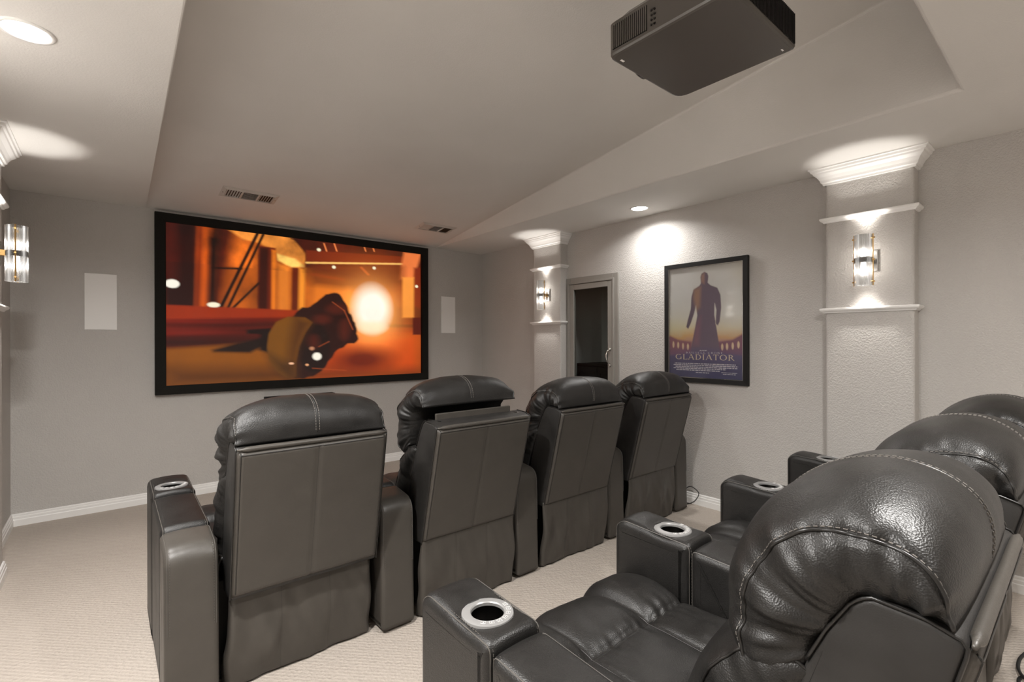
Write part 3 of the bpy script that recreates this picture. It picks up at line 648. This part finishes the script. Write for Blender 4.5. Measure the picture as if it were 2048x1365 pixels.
# ================================================================= RECLINERS
ARM_W = 0.168
HW = 0.287
def pillow(name, Oc, Oe, I, hw, cap, N_=90, nx=56, ncap=9, wr=0.006, seed=1.0, parent=None, p=2.4, q=0.55, xoff=None, m='leather', nj=None):
    Oc = resamp(Oc, N_, smooth=8); Oe = resamp(Oe, N_, smooth=8); I = resamp(I, N_, smooth=8)
    rows = []; par = []
    ss = np.sin(np.linspace(-PI / 2, PI / 2, nx + 1)); ts = np.linspace(0, 1, ncap + 1)
    endw = np.sin(np.linspace(0, PI, N_)) ** 0.45
    for j in range(N_):
        r = []; pr = []
        hj = hw + .009 * noise.noise(Vector((j / N_ * 9, seed, 0))) * endw[j]; hk = hw + .009 * noise.noise(Vector((j / N_ * 9, seed, 9))) * endw[j]
        for s in ss:
            w = (1 - abs(s) ** p) ** q; c = Oe[j] + (Oc[j] - Oe[j]) * w; r.append(((hj if s > 0 else hk) * s, *c)); pr.append((0, s, j / (N_ - 1)))
        for t in ts[1:]:
            c = Oe[j] + (I[j] - Oe[j]) * t; r.append((hj + cap * math.sin(PI * min(t * .92 + .0, 1)) ** .7 * endw[j] - .015 * t, *c)); pr.append((1, t, j / (N_ - 1)))
        for s in np.linspace(.6, -.6, 4): r.append((hw * s, *I[j])); pr.append((2, 0, j / (N_ - 1)))
        for t in ts[:0:-1]:
            c = Oe[j] + (I[j] - Oe[j]) * t; r.append((-hk - cap * math.sin(PI * min(t * .92, 1)) ** .7 * endw[j] + .015 * t, *c)); pr.append((-1, t, j / (N_ - 1)))
        rows.append(r); par.append(pr)
    G = np.array(rows); M = G.shape[1]; V, F = grid(G, cv=True)
    F = list(F) + [tuple(range(M)), tuple(range((N_ - 1) * M, N_ * M))[::-1]]
    o = mk(name, V, F, m, parent); fix_normals(o)
    Q = np.array(par).reshape(-1, 3); nn = vnormals(o); co = vco(o)
    reg, a, jj = Q[:, 0], Q[:, 1], Q[:, 2]
    d = 0.0035 * nz(co, 7, seed) + .002 * nz(co, 16, seed + 3)
    e = np.where(reg == 0, np.exp(-(1 - np.abs(a)) / .09), 0)
    side = np.where(np.where(reg == 0, a, reg) > 0, 3.1, 0.0)
    tw = np.where(np.abs(reg) == 1, a, 0)
    rid = np.array([1.3 * noise.noise(Vector((x * 9 + .9 * t_ * noise.noise(Vector((x * 4, s_, 5))), s_ + .5 * t_, seed))) + .55 * noise.noise(Vector((x * 26, s_ + 1.2 * t_, seed + 2))) for x, s_, t_ in zip(jj, side, tw)])
    d += e * wr * (rid * 1.3 - .15)
    capm = (np.abs(reg) == 1)
    d += np.where(capm, np.sin(PI * np.clip(a, 0, 1)) * wr * 1.5 * rid, 0)
    d += np.where(capm, -.004 * np.exp(-a / .06), 0)                      # dip just inside the seam
    d *= np.clip(np.minimum(jj, 1 - jj) / .03, 0, 1)
    d[reg == 2] = 0
    setco(o, co + nn * d[:, None])
    co = vco(o).reshape(N_, M, 3)
    return o, co, nx, ncap
def seam_tube(co, col, r=.0032, push=0.0):
    P = co[:, col].copy(); P[:, 0] += np.sign(P[:, 0]) * push
    return MB().tube(resamp(P, 110), r, 6)

# headrest profiles in (y, z)
HR_E = [(-.128, .948), (-.118, .992), (-.095, 1.024), (-.055, 1.040), (0, 1.040), (.045, 1.028), (.085, 1.000), (.120, .958), (.142, .905), (.152, .845), (.150, .79), (.115, .757), (.06, .79)]
HR_C = [(-.135, .950), (-.138, 1.010), (-.120, 1.062), (-.075, 1.098), (-.01, 1.112), (.065, 1.098), (.135, 1.058), (.190, 1.000), (.226, .930), (.240, .855), (.225, .79), (.165, .752), (.06, .785)]
HR_I = [(-.115, .948), (-.105, .951), (-.09, .953), (-.07, .955), (-.05, .956), (-.030, .952), (-.010, .935), (.005, .91), (.02, .884), (.035, .855), (.045, .83), (.052, .81), (.058, .79)]
LB_E = [(.03, .80), (.08, .815), (.135, .80), (.180, .765), (.215, .715), (.245, .65), (.262, .57), (.255, .49), (.225, .44), (.17, .42)]
LB_C = [(.03, .80), (.10, .825), (.175, .80), (.235, .755), (.285, .70), (.318, .63), (.325, .56), (.305, .49), (.255, .44), (.17, .42)]
LB_I = [(.03, .79), (.05, .775), (.065, .75), (.08, .72), (.095, .68), (.11, .63), (.125, .58), (.14, .52), (.15, .46), (.16, .42)]
FRAME = [(0.0, .36), (-.142, .925), (-.142, .938), (-.10, .952), (-.035, .957), (-.013, .940), (.021, .883), (.048, .824), (.09, .70), (.14, .52), (.19, .36)]

def make_headrest(parent, seed):
    o, co, nx, nc = pillow('headrest', HR_C, HR_E, HR_I, .284, .030, 110, 72, 10, .0105, seed, parent)
    for c in (0, nx):
        seam_tube(co, c, .0034, .001).build('headrest_piping', 'piping_leather', o, smooth=True)
    mb = MB(); ctr = nx // 2
    nn = vnormals(o).reshape(co.shape)
    for dx in (-.007, .007):
        P = co[3:-8, ctr] + nn[3:-8, ctr] * .0006; P[:, 0] += dx; dashes(mb, P, .007, .0035, .0011)
    for c in (0, nx):
        k = c + (2 if c == 0 else -2); P = co[3:-20, k] + nn[3:-20, k] * .0005; dashes(mb, P, .006, .004, .0009)
    tag(mb.build('stitching', 'thread', o), kind='stuff')
    P = co[2:-4, ctr] - nn[2:-4, ctr] * .0012; MB().tube(P, .0022, 5).build('center_seam', 'piping_leather', o, smooth=True)
    return o
def make_frame(parent):
    prof = [(y, z) for y, z in FRAME]
    prof = prof if sum(a[0] * b_[1] - b_[0] * a[1] for a, b_ in zip(prof, prof[1:] + prof[:1])) > 0 else prof[::-1]
    V, F, m, nr = extrude_x(prof, -HW, HW, .010, 2, 3, .012, False)
    o = mk('back_frame', V, F, 'leather_smooth', parent); fix_normals(o)
    es = o.modifiers.new('es', 'EDGE_SPLIT'); es.split_angle = 1.1
    for s in (-1, 1):
        P = [(s * (HW - .001), y, z) for y, z in resamp(FRAME[:2] + FRAME[2:8], 70)]
        MB().tube(P, .0028, 5).build('frame_piping', 'piping_leather', o, smooth=True)
    return o
def make_back_panel(parent, seed):
    # padded rear panel with a vertical centre seam and a rolled top lip; lies along the rear line of the frame
    nu, nv = 49, 50; p0 = Vector((0, -.002, .375)); p1 = Vector((0, -.1435, .928)); ax = (p1 - p0); ln = ax.length; ax.normalize(); nr = Vector((0, -ax.z, ax.y))
    G = np.zeros((nv, nu, 3))
    for i in range(nv):
        v = i / (nv - 1)
        for j in range(nu):
            u = -1 + 2 * j / (nu - 1); x = u * (HW - .004)
            e = min(1, (1 - abs(u)) / .05, v / .03, (1 - v) / .03); th = .013 * math.sqrt(max(0, 1 - (1 - e) ** 2))
            th -= .0035 * math.exp(-(abs(x) / .005) ** 2) * (1 if v < .985 else 0)
            th += .0022 * noise.noise(Vector((x * 5, v * 3, seed))) * e
            c = p0 + ax * (v * ln) + nr * th; G[i, j] = (x, c.y, c.z)
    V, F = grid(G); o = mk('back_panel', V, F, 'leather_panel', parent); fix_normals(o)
    so = o.modifiers.new('solid', 'SOLIDIFY'); so.thickness = .004; so.offset = 0
    P = [(x, -.148, .935 + .002 * noise.noise(Vector((x * 9, seed, 0)))) for x in np.linspace(-HW + .004, HW - .004, 40)]
    tb = MB().tube(P, .0095, 10); PV = np.array(tb.V)
    tp = np.clip((HW - .004 - np.abs(PV[:, 0])) / .03, .35, 1)[:, None]; cc = np.array([0, -.148, .935]); PV[:, 1:] = cc[1:] + (PV[:, 1:] - cc[1:]) * tp; tb.V = [tuple(q_) for q_ in PV]
    tb.build('top_lip', 'leather_panel', o, smooth=True)
    b = MB(); e = [G[i, 1] for i in range(nv)] + [G[-2, j] for j in range(1, nu - 1)] + [G[i, -2] for i in range(nv - 1, -1, -1)]
    P = np.array(e); P[:, 1] -= .0015; b.tube(resamp(P, 140), .0019, 5); b.build('panel_piping', 'piping_leather', o, smooth=True)
    MB().tube([tuple(Vector(G[i, nu // 2]) + nr * .0008) for i in range(1, nv - 1)], .0018, 5).build('panel_seam', 'piping_leather', o, smooth=True)
    return o
def make_skirt(parent, seed):
    nu, nv = 70, 44; G = np.zeros((nv, nu, 3))
    for i in range(nv):
        v = i / (nv - 1)                                        # 0 top .. 1 floor
        for j in range(nu):
            u = -1 + 2 * j / (nu - 1)
            wdt = HW * (1 + .05 * v * (.5 + noise.noise(Vector((seed, 3 * v, u > 0)))))
            x = u * wdt + .006 * math.sin(4 * v + seed) * abs(u) ** 6 * (1 if u < 0 else -1)
            z = .388 - .378 * v + .004 * noise.noise(Vector((u * 2.2, seed, 8))) * v
            env_ = v * (1.3 - v) * 1.5
            fold = .034 * env_ * noise.noise(Vector((u * 2.6 + .8 * v + seed, v * .9, seed))) + .016 * env_ * noise.noise(Vector((u * 6 - 2.5 * v, seed * 2, v)))
            diag = -.022 * math.exp(-((u + .55 - .35 * (1 - v)) / .10) ** 2) * v * math.sin(PI * min(v * 1.1, 1)) * (1 if int(seed) % 2 else .4)
            y = -.008 - .022 * math.sin(PI * v * .8) + .03 * v + fold + diag
            y += .030 * max(0, (abs(u) - .93) / .07) ** 2 * (.3 + v)          # side edges turn under
            for sx in (-.34, .34): y += .0035 * math.exp(-((u - sx) / .012) ** 2)
            G[i, j] = (x, y, z)
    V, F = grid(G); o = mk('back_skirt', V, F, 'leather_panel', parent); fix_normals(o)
    so = o.modifiers.new('solid', 'SOLIDIFY'); so.thickness = .003; so.offset = 0
    for sx in (-.34, .34):
        j = int(round((sx + 1) / 2 * (nu - 1))); MB().tube([tuple(G[i, j] + np.array([0, -.0006, 0])) for i in range(nv)], .0013, 5).build('skirt_seam', 'piping_leather', o, smooth=True)
    MB().tube([tuple(G[0, j] + np.array([0, -.001, .001])) for j in range(nu)], .0022, 5).build('skirt_piping', 'piping_leather', o, smooth=True)
    return o
def make_seat(parent, gap):
    hw = gap / 2 - .004; xs = np.unique(np.r_[np.linspace(-hw, hw, 81)])
    path = [(.14, .452), (.30, .452), (.50, .458), (.63, .462), (.74, .464), (.82, .452), (.872, .418), (.892, .36), (.892, .25), (.890, .12), (.880, .05)]
    P = resamp(path, 120, smooth=10); t = np.gradient(P, axis=0); t /= np.linalg.norm(t, axis=1)[:, None]; nr = np.stack([-t[:, 1], t[:, 0]], 1)
    d = np.r_[0, np.cumsum(np.linalg.norm(np.diff(P, axis=0), axis=1))]
    sy = .63 - .14; s2 = sy + .36                                   # cross seams along the path
    G = np.zeros((len(P), len(xs), 3))
    for i in range(len(P)):
        s = d[i]
        if s < sy: lo, hi = -.25, sy
        elif s < s2: lo, hi = sy, s2
        else: lo, hi = s2, d[-1] + .12
        fv = 2 * (s - lo) / (hi - lo) - 1; pv = (1 - abs(fv) ** 4) ** .6
        for j, x in enumerate(xs):
            if abs(x) < .128: fu = x / .128; amp = .022
            else: fu = (abs(x) - .128) / (hw - .128) * 2 - 1; amp = .036
            pu = max(0, 1 - abs(fu) ** 3.2) ** .55
            amp = amp + .016 if s > sy and s < s2 else amp
            h_ = amp * (pv * pu) ** .8
            pk = math.exp(-min(abs(s - sy), abs(s - s2)) / .035)
            h_ += .010 * pk * noise.noise(Vector((x * 45, s * 6, 2))) * pu
            h_ += .008 * noise.noise(Vector((x * 9, s * 9, 4))) * pu + .003 * noise.noise(Vector((x * 21, s * 17, 9))) * pu
            edge = max(0, (abs(x) - hw + .02) / .02)
            h_ -= .03 * edge ** 2
            G[i, j] = (x, P[i, 0] + nr[i, 0] * h_, P[i, 1] + nr[i, 1] * h_)
    V, F = grid(G); o = mk('seat_cushion', V, F, 'leather', parent); fix_normals(o)
    so = o.modifiers.new('solid', 'SOLIDIFY'); so.thickness = .012; so.offset = -1
    def crv(j0): return [tuple(G[i, j0] + np.array([0, 0, .0005])) for i in range(2, 86)]
    for x0 in (-.128, .128):
        j = int(np.argmin(np.abs(xs - x0))); MB().tube(crv(j), .0024, 5).build('seat_seam', 'piping_leather', o, smooth=True)
    i = int(np.argmin(np.abs(d - sy))); MB().tube([tuple(G[i, j]) for j in range(2, len(xs) - 2)], .0024, 5).build('seat_seam', 'piping_leather', o, smooth=True)
    b = MB(); b.box(-hw + .01, hw - .01, .12, .84, .03, .40); b.build('seat_base', 'under_fabric', parent)
    return o
def soft_top(o, x0, x1, z0, crown):
    co = vco(o); f = np.clip((co[:, 2] - z0) / .05, 0, 1); xc = (x0 + x1) / 2; hw = (x1 - x0) / 2
    co[:, 2] += crown * f * (1 - ((co[:, 0] - xc) / hw) ** 2); setco(o, co); return co
def seam_pair(name, o, prof, x0, x1, ins, lift=.0012, lo=.30):
    """stitched seam along the top edges of an arm block"""
    mb = MB(); P = resamp(prof, 220, closed=True); keep = P[:, 1] > lo
    for s, xe in ((1, x0), (-1, x1)):
        for k, off in enumerate((.010, .017)):
            t = np.roll(P, -1, 0) - np.roll(P, 1, 0); t /= np.linalg.norm(t, axis=1)[:, None]; n_ = np.stack([t[:, 1], -t[:, 0]], 1)
            th = min(off / .022, 1); inset = .022 * (1 - math.sqrt(max(0, 1 - (1 - th) ** 2)))
            Q = P - n_ * (inset - .0008); pts = np.stack([np.full(len(Q), xe + s * off), Q[:, 0], Q[:, 1]], 1)
            idx = np.where(keep)[0]; i0 = idx[0]
            br = np.where(np.diff(idx) > 1)[0]
            if len(br): idx = np.r_[idx[br[0] + 1:], idx[:br[0] + 1]]
            if k == 0: mb.tube(pts[idx], .0016, 5)
            dashes(mb, pts[idx] , .006, .004, .0010) if k else None
    return tag(mb.build(name, 'stitch_mix', o), kind='stuff')
mat('stitch_mix', (0.085, 0.078, 0.07), 0.5); mat('ring_mark', (0.62, 0.61, 0.60), 0.5)
def make_arm(parent, cx, stitched=True):
    x0, x1 = cx - ARM_W / 2, cx + ARM_W / 2
    e = None
    # rear block with rounded shoulder
    pr = rounded([(0.0, .015), (.19, .015), (.19, .612), (0.012, .588)], [.004, .004, .010, .075], 8)
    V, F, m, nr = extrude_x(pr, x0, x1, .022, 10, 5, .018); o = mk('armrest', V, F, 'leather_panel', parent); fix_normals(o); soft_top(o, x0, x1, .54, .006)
    if stitched: seam_pair('stitching', o, pr, x0, x1, .014)
    # middle pad (lid)
    pr = rounded([(.193, .02), (.607, .02), (.607, .640), (.193, .622)], [.004, .004, .020, .022], 6)
    V, F, m, nr = extrude_x(pr, x0 + .002, x1 - .002, .022, 10, 5, .018); pad = mk('arm_pad', V, F, 'leather', o); fix_normals(pad); soft_top(pad, x0, x1, .58, .006)
    if stitched: seam_pair('pad_stitching', pad, pr, x0 + .002, x1 - .002, .014) if False else None
    if stitched:
        st_ = seam_pair('stitching', o, pr, x0 + .002, x1 - .002, .014)
    # front block with cup holder
    pr = rounded([(.611, .015), (.915, .015), (.915, .640), (.880, .664), (.80, .660), (.611, .652)], [.004, .02, .035, .05, .0, .022], 7)
    V, F, m, nr = extrude_x(pr, x0, x1, .024, 18, 5, .0085); fb = mk('cup_block', V, F, 'leather', o); fix_normals(fb); co = soft_top(fb, x0, x1, .60, .009)
    cy = .722; dd = np.hypot(co[:, 0] - cx, co[:, 1] - cy); top = co[:, 2] > .60
    co[:, 2] -= np.where(top, .007 * np.exp(-((dd - .062) / .022) ** 2), 0)
    co[:, 2] = np.where(top & (dd < .0535), .555, co[:, 2]); setco(fb, co)
    if stitched: seam_pair('stitching', o, pr, x0, x1, .014)
    zt_ = .6555
    ring = MB().lathe([(.041, -.004), (.0415, .003), (.044, .0055), (.060, .0055), (.0645, .0035), (.066, -.002), (.062, -.012)], (cx, cy, zt_), 48).build('cup_ring', 'silver_plastic', o, smooth=True); es = ring.modifiers.new('es', 'EDGE_SPLIT'); es.split_angle = .5
    MB().lathe([(.0445, .004), (.042, -.01), (.040, -.085), (.0, -.087)], (cx, cy, zt_), 40).build('cup_well', 'dark_metal', o, smooth=True)
    b = MB()
    for k in range(7):
        a = math.radians(-138 + 22 * k); c_, s_ = math.cos(a), math.sin(a); r_ = .0525
        ce = Vector((cx + r_ * c_, cy + r_ * s_, zt_ + .0062)); t_ = Vector((-s_, c_, 0)) * .0055; n_ = Vector((c_, s_, 0)) * .005
        b.tube([ce - t_ - n_, ce + t_ - n_, ce + t_ + n_, ce - t_ + n_], .0007, 4, True)
        b.cyl(ce - t_ * .3, ce + t_ * .3, .001, 4)
    tag(b.build('ring_buttons', 'ring_mark', o), kind='stuff')
    return o
def tilt_parts(parts, piv, ang):
    """lean a group of back parts about the hip pivot (local y,z) by ang, positive leans forward"""
    M = Matrix.Translation((0, piv[0], piv[1])) @ Matrix.Rotation(-ang, 4, 'X') @ Matrix.Translation((0, -piv[0], -piv[1]))
    for o in parts: o.matrix_local = M @ o.matrix_local
def copy_tree(o, parent=None):
    c = o.copy(); COL.objects.link(c); c.parent = parent
    for ch in list(o.children):
        copy_tree(ch, c)
    return c

GAP = 0.634
proto = empty('proto'); ph = make_headrest(proto, 1.7); ph2 = make_headrest(proto, 5.3)
pl, lco, lnx, _ = pillow('lumbar_cushion', LB_C, LB_E, LB_I, .283, .028, 70, 56, 8, .006, 2.2, proto)
for c in (0, lnx): seam_tube(lco, c, .003, .001).build('cushion_piping', 'piping_leather', pl, smooth=True)
pf = make_frame(proto); pp = make_back_panel(proto, 2.0); ps = make_seat(proto, GAP)
pa = make_arm(proto, 0.0)
skirts = [make_skirt(proto, s) for s in (1.3, 2.9, 4.4, 7.7)]
base = [c for c in proto.children if c.name.startswith('seat_base')][0]

def recliner(x, y, xl, xr, label, group, hr=0, sk=0, tilt=0.0, yoff=0.0, right_arm=False, hr_fwd=False, hr_tilt=0.0):
    """x: seat centre, xl/xr: arm centres (world), y: rear plane of the arms"""
    e = empty('theater_recliner', (x, y, 0)); tag(e, label, 'recliner', group)
    back = []
    for src in ((ph, ph2)[hr], pl, pf, pp):
        c = copy_tree(src, e); c.location.y += yoff; back.append(c)
    h_ = back[0]
    if tilt: tilt_parts(back, (.05 + yoff, .39), math.radians(tilt))
    if hr_fwd:
        M = Matrix.Translation((0, .1, .86)) @ Matrix.Rotation(math.radians(-14), 4, 'X') @ Matrix.Translation((0, -.1, -.86)); h_.matrix_local = h_.matrix_local @ Matrix.Translation((0, .085, .015)) @ M
        b = MB(); b.box(-.23, .23, -.045, -.030, .90, .985); b.build('headrest_bracket', 'leather_panel', e, bevel=.004)
        for s in (-1, 1): MB().box(s * .235 - .004, s * .235 + .004, -.09, .02, .915, .955).build('hinge_arm', 'dark_metal', e)
    elif hr_tilt: h_.matrix_local = Matrix.Translation((0, hr_tilt, 0)) @ h_.matrix_local
    s_ = copy_tree(skirts[sk], e); s_.location.y += yoff
    w = (xr - xl - ARM_W) / GAP
    for src in (ps, base):
        c = copy_tree(src, e); c.scale.x = w
    c = copy_tree(pa, e); c.location.x = xl - x
    if right_arm: c = copy_tree(pa, e); c.location.x = xr - x
    return e
GA = 'front row of four recliners'; GB = 'rear row of three recliners'
AX = [0.236 + .803 * k for k in range(5)]; YA = 2.06
la = ['dark leather recliner at the left end of the front row', 'dark leather recliner with its headrest tipped forward from the back panel',
      'dark leather front-row recliner in front of the glass closet door', 'dark leather recliner at the right end of the front row under the poster']
for k in range(4):
    recliner((AX[k] + AX[k + 1]) / 2, YA, AX[k], AX[k + 1], la[k], GA, hr=k % 2, sk=k, yoff=.055 if k == 0 else 0.0, tilt=3.0 if k == 0 else 0.0, right_arm=(k == 3), hr_fwd=(k == 1))
BX = [0.728, 1.557, 2.357, 3.163]; YBR = 0.247
lb = ['black leather recliner nearest the camera in the rear row', 'middle black leather recliner of the rear row', 'black leather recliner at the far right end of the rear row']
for k in range(3):
    recliner((BX[k] + BX[k + 1]) / 2, YBR, BX[k], BX[k + 1], lb[k], GB, hr=0 if k != 1 else 1, sk=(2, 0, 1)[k], right_arm=(k == 2))
def kill(o):
    for c in list(o.children): kill(c)
    bpy.data.objects.remove(o)
kill(proto)

# ================================================================= CORDS
def cord(name, pts, r, label, n=60):
    P = resamp(pts, n, smooth=8); o = MB().tube(P, r, 6).build(name, 'rubber', None, smooth=True); tag(o, label, 'cord'); return o
cord('power_cord', [(3.545, 2.13, .02), (3.60, 2.14, .10), (3.635, 2.10, .15), (3.64, 2.03, .11), (3.60, 2.05, .045), (3.57, 2.12, .012), (3.62, 2.16, .006), (3.655, 2.1, .006)], .0035, 'thin black cord looping beside the right end of the front row')
cord('extension_cord', [(2.55, .06, .006), (2.62, .14, .006), (2.72, .19, .007), (2.80, .15, .007), (2.76, .08, .006), (2.68, .10, .007), (2.74, .18, .02), (2.9, .20, .006), (3.1, .17, .006), (3.32, .19, .006)], .006, 'black cord coiled on the carpet behind the rear row', 90)
